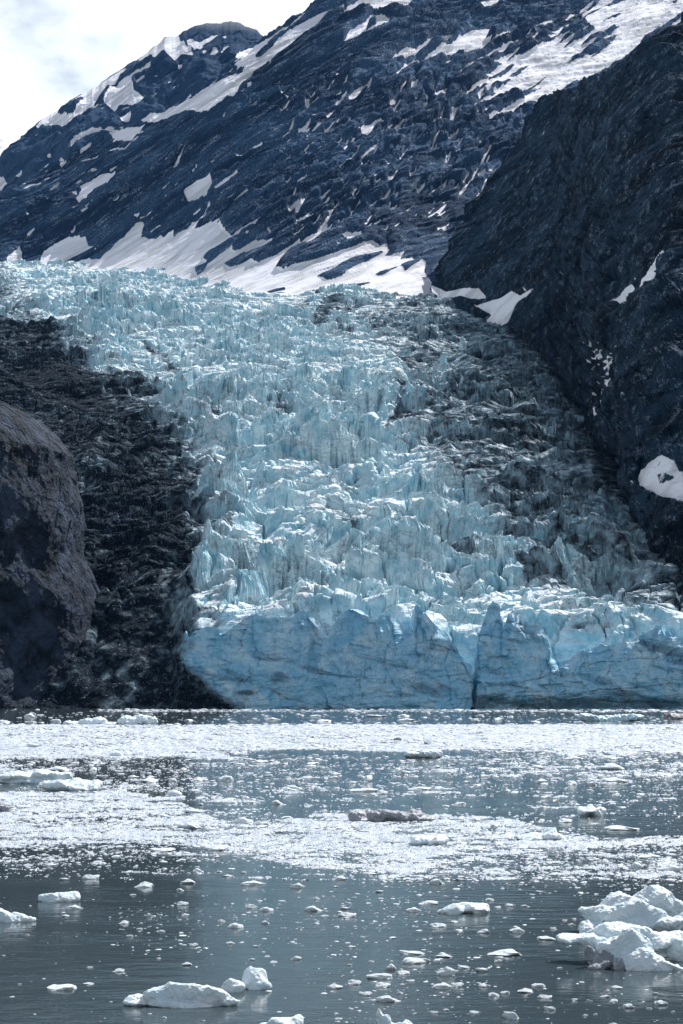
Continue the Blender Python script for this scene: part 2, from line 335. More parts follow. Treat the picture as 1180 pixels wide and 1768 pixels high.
# upper right, long streaks along the slope
for i in range(70):
    t = rng.random(); x = 800+t*330+rng.normal()*30; y = 175-t*165+rng.normal()*26+12
    L = rng.uniform(50, 170); poly([(x, y), (x+L*.5, y-L*.32-rng.uniform(2,6)), (x+L, y-L*.56), (x+L*.5, y-L*.25)], rng.uniform(0.66, 0.98))
poly([(900,178),(940,150),(1000,115),(1050,92),(1100,55),(1150,20),(1190,-10),(1190,20),(1140,50),(1100,80),(1060,102),(1000,142),(940,182),(915,188)], 0.93)
poly([(1040,50),(1100,20),(1180,-15),(1180,-5),(1120,30),(1060,60)], 0.8)
poly([(960,75),(975,60),(1000,10),(1012,35),(1025,55),(990,78)], 0.0)
poly([(860,170),(920,120),(960,100),(1000,95),(960,125),(900,165)], 0.8)
for i in range(330):
    x = rng.uniform(480, 900); y = rng.uniform(150, 410)
    if y > 470-(x-560)*0.1: continue
    L = rng.uniform(4, 16); streak([(x, y), (x+L, y-L*rng.uniform(.5, 1))], rng.uniform(1.8, 4.0), rng.uniform(.6, .95))
for i in range(260):
    x = rng.uniform(20, 600); y = rng.uniform(110, 430); L = rng.uniform(4, 20)
    streak([(x, y), (x+L, y-L*rng.uniform(.4, .8))], rng.uniform(1.5, 3.6), rng.uniform(.5, .85))
snow_slope = snow_r.copy()
# valley wall
snow_r[:] = 0
poly([(1048,537),(1052,520),(1070,510),(1078,497),(1090,488),(1096,498),(1090,505),(1105,500),(1108,482),(1122,465),(1132,445),(1145,430),(1151,440),(1138,460),(1128,470),(1140,475),(1139,490),(1125,496),(1120,515),(1105,520),(1086,539),(1075,530),(1079,520),(1060,532)])
poly([(1102,830),(1110,812),(1122,795),(1145,786),(1165,795),(1175,815),(1260,840),(1260,900),(1180,872),(1150,870),(1128,855),(1108,845)], .60)
poly([(1138,822),(1150,818),(1168,828),(1150,834),(1140,840)], 0.42); poly([(1175,775),(1200,765),(1200,800),(1180,795)], .9)
poly([(820,530),(845,522),(865,515),(885,503),(900,512),(920,500),(940,500),(962,497),(945,508),(925,515),(905,532),(890,547),(875,560),(850,575),(825,570),(835,560),(850,545)], 0.85)
streak([(962,498),(940,506),(925,512)], 4)
poly([(742,490),(758,497),(772,504),(800,498),(828,499),(843,516),(820,519),(790,515),(750,516)], .95)
for i in range(150):
    t = rng.random(); x = 1025+22*math.sin(t*3)+rng.normal()*11; y = 585+t*130; blob(x, y, rng.uniform(1, 4), v=rng.uniform(.5, .9))  # glints of a shiny stream, painted through the snow mask
for i in range(260):
    x = rng.uniform(880, 1220); y = rng.uniform(430, 1000); blob(x, y, rng.uniform(1, 3.2), v=rng.uniform(.4, .75))  # sparkle on the ledges painted as pale dots, not snow
streak([(980,150),(950,195),(935,235),(905,270)], 3, .48)
snow_glint_wall = snow_r.copy()
def blur(R, n=2):
    for _ in range(n):
        R = (R+np.roll(R, 1, 0)+np.roll(R, -1, 0))/3; R = (R+np.roll(R, 1, 1)+np.roll(R, -1, 1))/3
    return R
snow_slope = blur(snow_slope, 1); snow_glint_wall = blur(snow_glint_wall, 1)
def sample(R, px, py):
    x = np.clip(px-GX0-0.5, 0, R.shape[1]-1.01); y = np.clip(py-GY0-0.5, 0, R.shape[0]-1.01)
    xi = x.astype(int); yi = y.astype(int); fx = x-xi; fy = y-yi
    return (R[yi, xi]*(1-fx)+R[yi, xi+1]*fx)*(1-fy)+(R[yi+1, xi]*(1-fx)+R[yi+1, xi+1]*fx)*fy

# ------------------------------------------------------------------ glacier long profile (distance -> height of the ice surface)
PROF = [(771,1096),(800,1084),(850,1018),(950,926),(1100,832),(1300,742),(1600,652),(2000,572),(2400,512),(2900,458),(3400,440)]
PY_ = np.array([p[0] for p in PROF], float); PZ_ = CAMH+(HY-np.array([p[1] for p in PROF], float))*PY_/F
def zg(Y): return np.interp(Y, PY_, PZ_)
_yy = np.linspace(771, 3400, 4000); _pp = pyof(_yy, zg(_yy))
def Yg(py): return np.interp(-np.asarray(py, float), -_pp, _yy)     # distance where the ice surface shows at image row py
EDGE = [(-200,455),(0,453),(100,453),(190,458),(260,470),(350,486),(420,500),(520,510),(640,516),(740,512),(800,528),(850,548),(900,578),(960,620),(1010,720),(1050,800),(1130,950),(1180,1060),(1210,1084),(1400,1095)]

# ---- mountain flank behind the glacier
def make_range(name, px, top, contact, m, prof_pow, rows, disp, mask, mat, back=600, nrm=(0.15, -0.60, 0.78)):
    mask_soft = blur(mask, 16 if nrm[0] < 0 else 6)
    a = (HY-top)/F; Yc = contact[0]; zc = contact[1]
    Ys = (m*Yc-zc+CAMH)/(m-a); zs = CAMH+a*Ys
    t = np.concatenate([np.linspace(-0.22, 1, rows), np.linspace(1.03, 1.9, 24)])[:, None]
    tt = np.clip(t, 0, 1)
    Y = Yc+(Ys-Yc)*tt**(1/prof_pow) if prof_pow != 1 else Yc+(Ys-Yc)*tt
    Z = zc+(zs-zc)*tt
    Y = np.where(t < 0, Yc+t*260, Y); Z = np.where(t < 0, zc+t*260, Z)
    Y = np.where(t > 1, Ys+(t-1)*back, Y); Z = np.where(t > 1, zs-(t-1)*back*0.9, Z)
    pxg = np.broadcast_to(px[None, :], Y.shape); X = (pxg-CX)*Y/F
    py = pyof(Y, Z)
    D = disp(X, Y, Z, pxg, py, t)
    sn = sample(mask, pxg, py); sb = sample(mask_soft, pxg, py); D = D-(D.mean() if nrm[0] < 0 else 0); D = D*(1-(0.9 if nrm[0] < 0 else 0.6)*np.clip(sb*(3.5 if nrm[0] < 0 else 1.5), 0, 1))
    nx, ny, nzv = nrm
    V = np.stack([X+nx*D, Y+ny*D, Z+nzv*D], -1)
    R, C = Y.shape
    me = mesh_arrays(name, V.reshape(-1, 3), grid_faces(R, C), False, {'snow': sn.ravel()}, [mat])
    return link(name, me, kind='structure')
def strat(X, Z, ang): return X*math.cos(ang)+Z*math.sin(ang), -X*math.sin(ang)+Z*math.cos(ang)

px = np.arange(-180, 1381, 1.6)
top = ip(px, [(-180,470),(-60,400),(0,350),(60,310),(120,264),(165,240),(210,224),(270,197),(330,168),(370,142),(405,107),(450,73),(500,43),(545,16),(570,-4),(650,-60),(800,-130),(1400,-190)])
top = top+2.5*fbm(px/17, px*0, 3, 91)
ce = ip(px, EDGE); Yc = np.where(px < 640, Yg(ce), np.interp(px, [640, 1400], [Yg(np.array([516.]))[0], 2800])); kk = np.ones(81)/81
Yc = np.convolve(np.pad(Yc, 40, mode='edge'), kk, 'valid'); zc = zg(Yc)-8
def d_slope(X, Y, Z, pxg, py, t):
    a, b = strat(X, Z+0.25*Y, math.radians(36))
    w = 60*fbm(X/260, Z/260, 2, 3)
    D = 42*ridged(a/900, (b+w)/240, 3, 11)+19*ridged((a+w)/260, (b+.4*w)/62, 4, 21)+14*ridged((a+w)/230, (b+.3*w)/24, 4, 31, .6)+3.5*fbm(X/26, Z/18, 4, 41)
    f1, g, r, r2, ox, oy = worley(a/85+0.4*fbm(X/50, Z/50, 2, 5), b/15+0.5*fbm(X/40, Z/40, 2, 6), 51)
    D = D+7*(r-0.5)+8*oy*(r2-.3)-3.0*sst(0.16, 0.0, g)
    f1, g, r, r2, ox, oy = worley(a/26, b/6, 61)
    D = D+3*(r-0.5)
    return D*sst(-0.25, 0.12, t)*(0.35+0.65*sst(0, 0.35, t))
make_range('mountain_slope', px, top, (Yc, zc), 0.74, 1.15, 520, d_slope, snow_slope, m_slope)

px = np.arange(-200, 640, 2.0)
topA = ip(px, [(-200,400),(-60,312),(0,270),(30,246),(50,226),(75,204),(100,188),(150,158),(200,128),(245,98),(290,64),(305,60),(315,54),(330,48),(360,41),(395,37),(420,43),(445,54),(460,66),(500,100),(640,200)])
topA = topA+6.0*fbm(px/17, px*0, 5, 92, .6)
def d_far(X, Y, Z, pxg, py, t):
    a, b = strat(X, Z, math.radians(38))
    D = 50*ridged(a/500, b/150, 4, 71)+22*fbm(X/60, Z/45, 4, 72)
    f1, g, r, r2, ox, oy = worley(a/60, b/26, 73)
    return (D+9*(r-.5))*sst(1.0, 0.85, t)
cA = np.full(px.shape, 3950.0); base_py = ip(px, [(-200,480),(0,420),(120,330),(330,240),(450,150),(640,120)])
def make_far():
    Yc, zc = cA, CAMH+(HY-base_py)/F*cA
    Ys = np.full(px.shape, 4900.0); zs = CAMH+(HY-topA)/F*Ys
    t = np.concatenate([np.linspace(0, 1, 240), np.linspace(1.03, 1.8, 14)])[:, None]; tt = np.clip(t, 0, 1)
    Y = Yc+(Ys-Yc)*tt; Z = zc+(zs-zc)*tt; Y = np.where(t > 1, Ys+(t-1)*600, Y); Z = np.where(t > 1, zs-(t-1)*500, Z)
    pxg = np.broadcast_to(px[None, :], Y.shape); X = (pxg-CX)*Y/F; py = pyof(Y, Z); D = d_far(X, Y, Z, pxg, py, t)
    sn = sample(snow_slope, pxg, py)*(Y > 0); D = D*(1-.5*sn)
    V = np.stack([X, Y-0.6*D, Z+0.6*D], -1)
    link('far_peak', mesh_arrays('far_peak', V.reshape(-1, 3), grid_faces(*Y.shape), False, {'snow': sn.ravel()}, [m_far]), kind='structure')
make_far()
# a farther snowy shoulder at the very left
pxs = np.arange(-260, 60, 4.0); t = np.linspace(0, 1, 40)[:, None]
tp = ip(pxs, [(-260,330),(-120,200),(-60,215),(0,238),(18,252),(30,268),(60,330)])
Y = 5200+500*t+0*pxs[None]; Z = CAMH+(HY-(tp[None]+(1-t)*160))/F*Y; X = (pxs[None]-CX)*Y/F
D = 14*fbm(X/60, Z/50, 4, 77)
link('snowy_shoulder', mesh_arrays('snowy_shoulder', np.stack([X, Y-D, Z], -1).reshape(-1, 3), grid_faces(*Y.shape), True, {'snow': np.ones(Y.size)*0.9}, [m_far]), kind='structure')

# ---- valley wall on the right
px = np.arange(700, 1400, 1.3)
top = ip(px, [(690,516),(715,500),(740,476),(780,425),(830,335),(880,258),(905,215),(940,180),(1000,138),(1060,100),(1100,76),(1140,46),(1180,16),(1400,-120)])+7*fbm(px/26, px*0, 5, 93, .6)
ce = ip(px, [(690,508),(760,512)]+[e for e in EDGE if e[0] >= 800]); Yc = Yg(ce); zc = zg(Yc)
def d_wall(X, Y, Z, pxg, py, t):
    ang = math.radians(38); a, b = strat(X+0.35*Y, Z, ang)
    w = 25*fbm(Y/140, Z/110, 2, 3)
    D = 34*ridged((a+w)/380, (b+w)/120, 4, 111)+13*ridged(a/80, b/30, 3, 116)+11*fbm(X/30+Y/60, Z/26, 5, 112)
    low = sst(380, 560, py)                        # horizontal ledges low on the wall
    f1, g, r, r2, ox, oy = worley((X+Y*.5)/26, Z/8.0, 113)
    D = D+(8+5*low)*(r-.5)+(4+6*low)*oy-3*sst(.14, 0, g)
    f1, g, r, r2, ox, oy = worley((X+Y*.5)/9, Z/3.6, 114)
    D = D+4.2*(r-.5)
    return D*sst(-0.25, 0.10, t)*(0.25+0.75*sst(720, 800, pxg))
make_range('valley_wall', px, top, (Yc, zc), 0.60, 1.0, 760, d_wall, snow_glint_wall, m_wall, back=500, nrm=(-0.55, -0.45, 0.60))

# ------------------------------------------------------------------ glacier
XL = [(520,-40),(560,50),(590,115),(640,165),(660,200),(700,235),(740,285),(800,303),(850,345),(900,345),(960,338),(1000,330),(1080,316),(1120,318),(1160,340),(1228,420)]
XM = [(505,680),(540,610),(600,630),(650,720),(700,725),(740,675),(790,690),(840,750),(870,830),(920,860),(960,900),(1000,960),(1050,1050),(1085,1180),(1228,1500)]
XH = [(505,740),(560,820),(620,885),(700,920),(800,955),(900,1035),(1000,1130),(1090,1260),(1228,1600)]
def debris_at(px, py):
    n = 45*fbm(px/60, py/45, 4, 201); m = 50*fbm(px/80, py/50, 4, 205)
    d = 1.0*sst(-110, 55, ip(py, XL)-px+n*1.3+38*fbm(px/22, py/12, 4, 215, .6))
    d = np.maximum(d, 0.66*sst(-60, 90, px-ip(py, XM)+m))
    d = np.maximum(d, 0.97*sst(-40, 90, px-ip(py, XH)+n))
    d = np.maximum(d, 0.55*np.exp(-((px-440)/65)**2-((py-985+0.35*(px-440))/28)**2))
    d = np.maximum(d, 0.46*np.exp(-((px-580)/90)**2-((py-835-.2*(px-580))/16)**2))
    d = np.maximum(d, 0.42*np.exp(-((px-700)/140)**2-((py-545)/28)**2))
    d = np.maximum(d, 0.50*np.exp(-((px-360)/40)**2-((py-712)/28)**2))
    q = (px-ip(py, XL))/(ip(py, XM)-ip(py, XL)+1)
    st = fbm(q*9+.6*fbm(px/80, py/60, 2, 221), py/170, 4, 223, .6)          # medial dirt streaks drawn out along the flow
    d = np.maximum(d, 0.70*sst(.05, .4, st)*sst(-.2, .3, fbm(px/90, py/50, 3, 225)))
    return d+0.26*fbm(px/120, py/40, 5, 209, .6)
glacier = link('glacier', None, loc=(0, 771, 0), label='blue crevassed glacier tumbling between dark mountain walls to an ice cliff at the water', category='glacier')
GO = np.array([0, 771, 0.0])
px = np.arange(-90, 1400, 1.6)
Ye = np.maximum(Yg(ip(px, EDGE))+110, 1120)
R_ = 1500
s = np.linspace(0, 1, R_)[:, None]; Y0 = 782.0
Y = Y0*np.exp(np.log(Ye[None, :]/Y0)*s)
pxg = np.broadcast_to(px[None, :], Y.shape).astype(np.float32); X = (pxg-CX)*Y/F; Z = zg(Y)
left = sst(345, 290, pxg+12*fbm(Y/14, Y*0, 3, 299))
Z = Z*(1-left)+left*np.minimum(Z, -6+92*np.clip((Y-792-4*fbm(X/12, Y*0, 2, 3))/118, 0, 99)**0.9)
Z = Z-(1-left)*34*sst(804, 784, Y)
pyb = pyof(Y, Z); deb = debris_at(pxg, pyb)
rub = np.clip(deb, 0, 1)                              # under debris the blocks are smaller
def icefall_disp(X, Y, rub):
    w1 = 26*fbm(X/70, Y/60, 4, 301); w2 = 24*fbm(X/60, Y/60, 4, 305)
    D = 13*fbm(X/130, Y/110, 3, 311)
    ph = (Y+60*fbm(X/110, Y/150, 4, 315)+0.12*X)/66.0; fr = ph-np.floor(ph)
    amp = 21*(0.25+0.75*sst(-0.5, 0.5, vn(X/60, Y/60, 318)))
    D = D+amp*(0.5-fr)*sst(0, 0.06, fr)*(1-0.85*rub)
    f1, g, r, r2, ox, oy = worley((X+w1)/27, (Y+w2)/19, 321)
    D = D+(17*(r-0.5)+16*(r2-.5)*ox-9*oy*(r-.3)-10*sst(0.14, 0.0, g))*(1-0.55*rub)
    f1, g, r, r2, ox, oy = worley((X+w2*.6)/11.5, (Y+w1*.6)/9.5, 331)
    D = D+(6*(r-0.5)*np.where(r2 > .7, 1.5, .5)+5*(r2-.5)*ox-3*oy*r-2.4*sst(0.14, 0.0, g))*(1-.35*rub)
    f1, g, r, r2, ox, oy = worley((X+w1*.2)/4.6, (Y+w2*.2)/4.3, 341)
    D = D+1.3*(r-0.5)+1.4*(r2-.5)*ox-0.8*sst(.12, 0, g)
    D = D*(0.42+1.15*sst(-.35, .4, fbm(X/95, Y/75, 3, 371)))+2.0*fbm(X/13, Y/11, 4, 351, .5)
    return D*(1-.3*rub)
qf = (pxg-ip(pyb, XL))/(ip(pyb, XM)-ip(pyb, XL)+1)
D = icefall_disp(X, Y, rub)*sst(0, 0.012, s)*(1.1-.55*sst(.7, 1, s))+7*ridged(qf*4.5+.5*fbm(X/90, Y/90, 2, 381), Y/420, 2, 383)-7*sst(.7, 1, s)
D = D*np.where(Y < 860, 0.45+0.55*(Y-782)/78, 1)*sst(-6, 10, Z)
Zf = Z+D
ox_ = 2.6*fbm(Y/10, Zf/5.5, 3, 361); oy_ = 3.0*fbm(X/10, Zf/5, 3, 365)
V = np.stack([X+ox_, Y+oy_, Zf], -1).reshape(-1, 3)-GO
link('icefall', mesh_arrays('icefall', V, grid_faces(*Y.shape), False, {'debris': deb.ravel()}, [m_icefall]), glacier)

# the calving cliff
px = np.arange(296, 1410, 0.95)
TOP = [(290,1130),(306,1105),(318,1086),(322,1100),(335,1086),(355,1082),(372,1086),(380,1098),(400,1082),(425,1066),(440,1058),(470,1066),(490,1062),(508,1055),(528,1056),(540,1072),(556,1092),(563,1100),(575,1078),(590,1058),(610,1048),(630,1060),(645,1068),(662,1058),(680,1062),(700,1085),(714,1090),(719,1046),(724,1042),(738,1056),(752,1072),(766,1090),(780,1112),(796,1135),(806,1148),(812,1160),(815,1215),(819,1218),(822,1140),(828,1100),(838,1075),(848,1046),(855,1036),(862,1044),(868,1075),(872,1085),(880,1062),(888,1052),(896,1058),(906,1070),(925,1078),(940,1088),(950,1098),(952,1130),(965,1142),(985,1138),(1005,1122),(1035,1116),(1070,1110),(1105,1098),(1130,1084),(1146,1076),(1150,1090),(1166,1096),(1180,1104),(1230,1092),(1300,1112),(1410,1100)]
tp = ip(px, TOP)+7*fbm(px/13, px*0, 5, 401, .65)
zt = CAMH+(HY-tp)/F*772; base_y = 771+5*fbm(px/90, px*0, 2, 403)+ip(px, [(290,24),(310,14),(330,2),(420,0),(560,3),(640,-2),(760,-2),(812,6),(817,24),(822,6),(900,-2),(1300,-6)])
nr = 230; t = np.linspace(0, 1, nr)[:, None]
zfloor = -6.0
Z1 = zfloor+(zt[None]-zfloor)*t; hh = np.clip(Z1/42, 0, 1.2)
Y1 = base_y[None]+7*hh**2+1.5*sst(.80, 1.0, t)**2*(1+fbm(px/24, px*0, 3, 402))[None]+ip(px, [(120,0),(560,0),(600,5),(700,2),(1300,0)])[None]*hh
pxc = np.broadcast_to(px[None, :], Y1.shape)
low = ip(px, TOP[::1])[None]; 
k5 = np.ones(61)/61; ztl = np.convolve(np.pad(zt, 30, mode='edge'), k5, 'valid'); shelf = np.minimum(zt, ztl-1.0)-2.0
tb = np.linspace(0.02, 1, 40)[:, None]
Y2 = Y1[-1][None]+tb*30; Z2 = zt[None]+(shelf-4-zt)[None]*sst(0, 0.30, tb)+2.0*tb
Yc_ = np.concatenate([Y1, Y2]); Zc_ = np.concatenate([Z1, Z2]); pxc = np.broadcast_to(px[None, :], Yc_.shape); Xc_ = (pxc-CX)*771/F
face = np.concatenate([np.ones((nr, 1)), np.zeros((40, 1))])
py_ = pyof(np.full(Yc_.shape, 771.0), Zc_)
f1, g, r, r2, ox, oy = worley(Xc_/9+0.5*fbm(Xc_/14, Zc_/14, 2, 411), Zc_/13, 413)
d1 = 1.6*(r-.5)+3*(r2-.5)*ox+2*oy*(r-.5)
f1, g, r, r2, ox, oy = worley(Xc_/3.4, Zc_/4.4, 417)
d1 = d1+0.9*(r-.5)+1.1*(r2-.5)*ox+0.8*(r-.5)*oy+1.5*fbm(Xc_/9, Zc_/12, 4, 427)
d1 = d1+3.5*fbm(Xc_/38, Zc_/28, 3, 419)+2.4*ridged(Xc_/10+.5*fbm(Xc_/20, Zc_/16, 3, 428), Zc_/38, 4, 429, .6)*sst(2, 24, Zc_)+1.2*ridged(Xc_/16+Zc_/30, Zc_/4.5-Xc_/40, 3, 421)+0.5*fbm(Xc_/2, Zc_/2, 3, 423)
edge = sst(1.0, 0.9, np.concatenate([t, 1+0*tb]))
und = 8*np.exp(-((Zc_)/4.0)**2)*sst(815, 830, pxc)     # undercut beside the cleft
dy = d1*face*(0.35+0.65*edge)+und*face
fb = icefall_disp(Xc_, Yc_, 0.6+0*Xc_)
Zc2 = Zc_+(1-face)*np.concatenate([0*t, sst(0.15, 0.6, tb)])*fb*0.45
dcl = np.maximum(0.95*sst(-16, 22, ip(py_, XL)-pxc+22*fbm(pxc/30, py_/30, 3, 431)), 0.35*(1-face)*sst(900, 1000, pxc))+0.12*fbm(pxc/70, py_/40, 3, 433)
band = np.exp(-((pxc-(430+(py_-1080)*1.75)-8*fbm(py_/16, pxc*0, 2, 435))/13)**2)*sst(1060, 1110, py_)*sst(560, 480, pxc+0*py_)*0.42*(.6+fbm(pxc/9, py_/9, 3, 436))
band = np.maximum(band, 0.62*(.55+.9*fbm(pxc/8, py_/8, 4, 438, .6))*np.exp(-((pxc-(498+(py_-1120)*1.05+10*fbm(py_/20, pxc*0, 3, 437)))/15)**2)*sst(1090, 1130, py_))
band = np.maximum(band, 0.9*np.exp(-(((py_-1196)+0.02*(pxc-430))/7)**2)*np.exp(-((pxc-425)/26)**2))
for (x0, y0, x1, y1, w) in ((830,1188,1000,1160,3),(830,1176,930,1190,4),(960,1200,1180,1178,3),(990,1150,1180,1128,2),(880,1202,1180,1214,4),(830,1215,880,1200,9),(730,1060,760,1130,3),(590,1150,620,1190,3)):
    yy = y0+(pxc-x0)*(y1-y0)/(x1-x0)+4*fbm(pxc/28, pxc*0+y0, 3, 441)
    band = np.maximum(band, 0.62*np.exp(-((py_-yy)/w)**2)*sst(x0-15, x0+15, pxc)*sst(x1+20, x1-20, pxc))
V = np.stack([(pxc-CX)*772/F+0.6*d1*face, Yc_+dy, Zc2], -1).reshape(-1, 3)-GO
link('ice_cliff', mesh_arrays('ice_cliff', V, grid_faces(*Yc_.shape), False, {'debris': dcl.ravel(), 'band': (band*face).ravel()}, [m_cliff]), glacier, label='steep blue calving cliff')

# ---- star-shaped chunk built from random cutting planes: seracs and floes
def ico(sub):
    bm = bmesh.new(); bmesh.ops.create_icosphere(bm, subdivisions=sub, radius=1)
    V = np.array([v.co[:] for v in bm.verts]); Fc = np.array([[v.index for v in f.verts] for f in bm.faces]); bm.free(); return V, Fc
ICO = {i: ico(i) for i in (1, 2, 3, 4, 5)}
def n3(P, s, sc):
    return (vn(P[:, 0]*sc+P[:, 2]*sc*.7, P[:, 1]*sc, s)+vn(P[:, 1]*sc+3.1, P[:, 2]*sc-P[:, 0]*sc*.6, s+7))/2
def chunk(rs, sub, npl, sharp, lump, fine):
    V, Fc = ICO[sub]; nrm = rs.normal(size=(npl, 3)); nrm /= np.linalg.norm(nrm, axis=1)[:, None]
    d = rs.uniform(0.6, 1.0, npl); c = V@nrm.T; rr = np.where(c > 0.05, d/np.maximum(c, .05), 9)
    r = -np.log(np.sum(np.exp(-sharp*np.minimum(rr, 3)), 1))/sharp
    r = np.clip(r, 0.3, 1.3)*(1+lump*n3(V, 5+int(rs.integers(99)), 1.7)+lump*.5*n3(V, 55, 3.9)+fine*n3(V, 77, 9))
    P = V*r[:, None]; P = P-(P.max(0)+P.min(0))/2; P = P/((P.max(0)-P.min(0))/2); return P, Fc
# single ice towers standing out of the icefall
TOWERS = [(300,700,34,40,.45),(357,722,22,34,.5),(716,832,12,26,0),(745,836,10,16,0),(610,1010,30,34,.1),(745,1010,20,24,.1),(560,985,18,20,.15),(735,470,0,0,0),(450,820,24,26,.2),(398,800,22,24,.3),(380,840,26,22,.2),
          (640,725,40,18,0),(690,740,34,18,0),(820,885,16,22,.1),(620,690,30,16,0),(690,660,38,30,.3),(760,640,30,34,.35),(800,600,16,22,.1),(505,850,22,20,0),(540,925,24,24,0),(430,985,30,20,.4),(640,955,20,26,0),(690,930,22,24,0),(850,950,26,24,.1),(880,1000,24,22,.2),(790,960,24,26,0),(720,975,22,24,0),(860,1010,14,26,.1),(940,1000,24,20,.4),(1000,1010,20,24,.5),(905,1045,14,22,0),(580,880,20,20,0)]
rs = np.random.default_rng(21)
for i in range(62):
    y = rs.uniform(560, 1030); x = rs.uniform(ip(y, XL)+20, ip(y, XM)+160); TOWERS.append((x, y, rs.uniform(9, 24), rs.uniform(12, 28), float(np.clip(debris_at(np.array([x]), np.array([y]))[0], 0, .7))))
for (tx, ty, tw, th, dd) in TOWERS:
    if tw == 0: continue
    Yt = float(Yg(np.array([ty]))[0]); mpx = Yt/F; P, Fc = chunk(rs, 4, 9, 14, 0.10, 0.03)
    h = th*mpx*1.5; w = tw*mpx/2; taper = 1-0.35*(P[:, 2]*.5+.5)
    lean = rs.normal(0, .16, 2)
    P = np.stack([P[:, 0]*w*taper+lean[0]*P[:, 2]*h/2, P[:, 1]*w*.8*taper+lean[1]*P[:, 2]*h/2, P[:, 2]*h/2], 1)
    P = P+0.25*np.stack([fbm(P[:, 1]*.9, P[:, 2]*.5, 3, 5), fbm(P[:, 0]*.9, P[:, 2]*.5, 3, 6), fbm(P[:, 0]*.9, P[:, 1]*.9, 3, 7)], 1)*2
    me = mesh_arrays('ice_tower', P, Fc, False, {'debris': np.full(len(P), dd)}, [m_icefall])
    link('ice_tower', me, glacier, loc=((tx-CX)*Yt/F, Yt-771, float(zg(Yt))+h*0.12), group='ice towers standing out of the icefall')

# ------------------------------------------------------------------ dark rock outcrop at the left
OUT = [(1232,168),(1200,166),(1165,168),(1110,170),(1080,166),(1030,162),(1000,153),(950,141),(900,136),(850,131),(810,124),(770,110),(740,82),(715,55),(690,15),(670,-30),(652,-90),(640,-150),(634,-190)]
Yo = 835.0; zz = np.array([CAMH+(HY-p[0])/F*Yo for p in OUT]); xx = np.array([(p[1]-16-CX)/F*Yo for p in OUT])
nz_, na = 620, 1500
sz = np.concatenate([np.linspace(0, 1, nz_)])[:, None]
Zo = -8+(zz.max()-0.5+8)*(1-(1-sz)**1.35)
XR = np.interp(Zo, zz, xx); XCc = -262.0; rx = XR-XCc; ry = np.clip(rx*0.62, 5, 95)
ry = ry+14*np.exp(-((Zo-4)/14)**2)                        # rounded toe at the water
an = np.linspace(-math.pi*0.98, math.pi*0.98, na)[None, :]
an = an*0.5+0.5*np.sign(an)*np.abs(an)
cx_, sy_ = np.sin(an), -np.cos(an)
X = XCc+rx*np.sign(cx_)*np.abs(cx_)**0.85; Y = 868+ry*np.sign(sy_)*np.abs(sy_)**0.85; Z = Zo+0*X
arc = an*110
D = 7*fbm((arc+Z*.9)/60, (Z-arc*.6)/34, 3, 501, .5)+1.8*ridged((arc+Z)/60, (Z-arc)/13, 4, 502)+1.1*fbm(arc/6, Z/6, 4, 503)
f1, g, r, r2, ox, oy = worley((arc+Z*.7)/17+.4*fbm(arc/14, Z/14, 2, 5), (Z-arc*.7)/8, 505); D = D+2.2*(r-.5)*fbm(arc/25, Z/25, 2, 511)+2*oy*(r2-.5)
f1, g, r, r2, ox, oy = worley(arc/4.5, Z/3.2, 507); D = D+0.5*(r-.5)+0.7*ox*(r2-.5)
D = D-9*np.exp(-((an-0.95)/0.10)**2)*sst(60, 35, Z)*sst(-5, 8, Z)       # gully down the right side
V = np.stack([X+cx_*D*.8, Y+sy_*D, Z+1.2*fbm(arc/9, Z/9, 3, 509)], -1).reshape(-1, 3)
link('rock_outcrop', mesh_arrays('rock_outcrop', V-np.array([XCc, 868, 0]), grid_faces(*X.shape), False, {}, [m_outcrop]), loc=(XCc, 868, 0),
     label='dark purplish rounded rock outcrop rising from the water left of the glacier', category='rock outcrop')

# ------------------------------------------------------------------ water
bm = bmesh.new(); vs_ = [bm.verts.new(p) for p in ((-3000, -250, 0), (3000, -250, 0), (3000, 1150, 0), (-3000, 1150, 0))]; bm.faces.new(vs_)
me = bpy.data.meshes.new('water'); bm.to_mesh(me); bm.free(); me.materials.append(m_water); link('water', me, kind='structure')

def ground(px, py): Y = F*CAMH/(py-HY); return (px-CX)*Y/F, Y

# ------------------------------------------------------------------ named bergs: unions of lumps fused into one skin
def fuse(name, lumps, vox, rough, seed):
    bm = bmesh.new(); r_ = np.random.default_rng(seed)
    for (x, y, z, a, b, c) in lumps:
        V, Fc = ICO[3]; P, _ = chunk(r_, 3, 10, 7, 0.10, 0.0)
        P = P*np.array([a, b, c])+np.array([x, y, z]); vs = [bm.verts.new(p) for p in P]
        for f in Fc: bm.faces.new([vs[i] for i in f])
    me = bpy.data.meshes.new(name); bm.to_mesh(me); bm.free()
    o = bpy.data.objects.new('tmp', me); S.collection.objects.link(o)
    md = o.modifiers.new('r', 'REMESH'); md.mode = 'VOXEL'; md.voxel_size = vox; md.use_smooth_shade = True
    sm = o.modifiers.new('s', 'SMOOTH'); sm.iterations = 5; sm.factor = 0.5
    dg = bpy.context.evaluated_depsgraph_get(); me2 = bpy.data.meshes.new_from_object(o.evaluated_get(dg))
    bpy.data.objects.remove(o)
    n = len(me2.vertices); P = np.empty(n*3, np.float32); me2.vertices.foreach_get('co', P); P = P.reshape(-1, 3)
    N = np.empty(n*3, np.float32); me2.vertices.foreach_get('normal', N); N = N.reshape(-1, 3)
    d = rough*(1.2*n3(P, seed, 2.2)+0.9*np.abs(n3(P, seed+3, 5.0))-.3+0.55*n3(P, seed+5, 11)+.3*n3(P, seed+9, 23))*1.25
    me2.vertices.foreach_set('co', (P+N*d[:, None]).ravel()); me2.polygons.foreach_set('use_smooth', np.ones(len(me2.polygons), bool)); me2.update(); me2.name = name
    return me2
NAMED = []
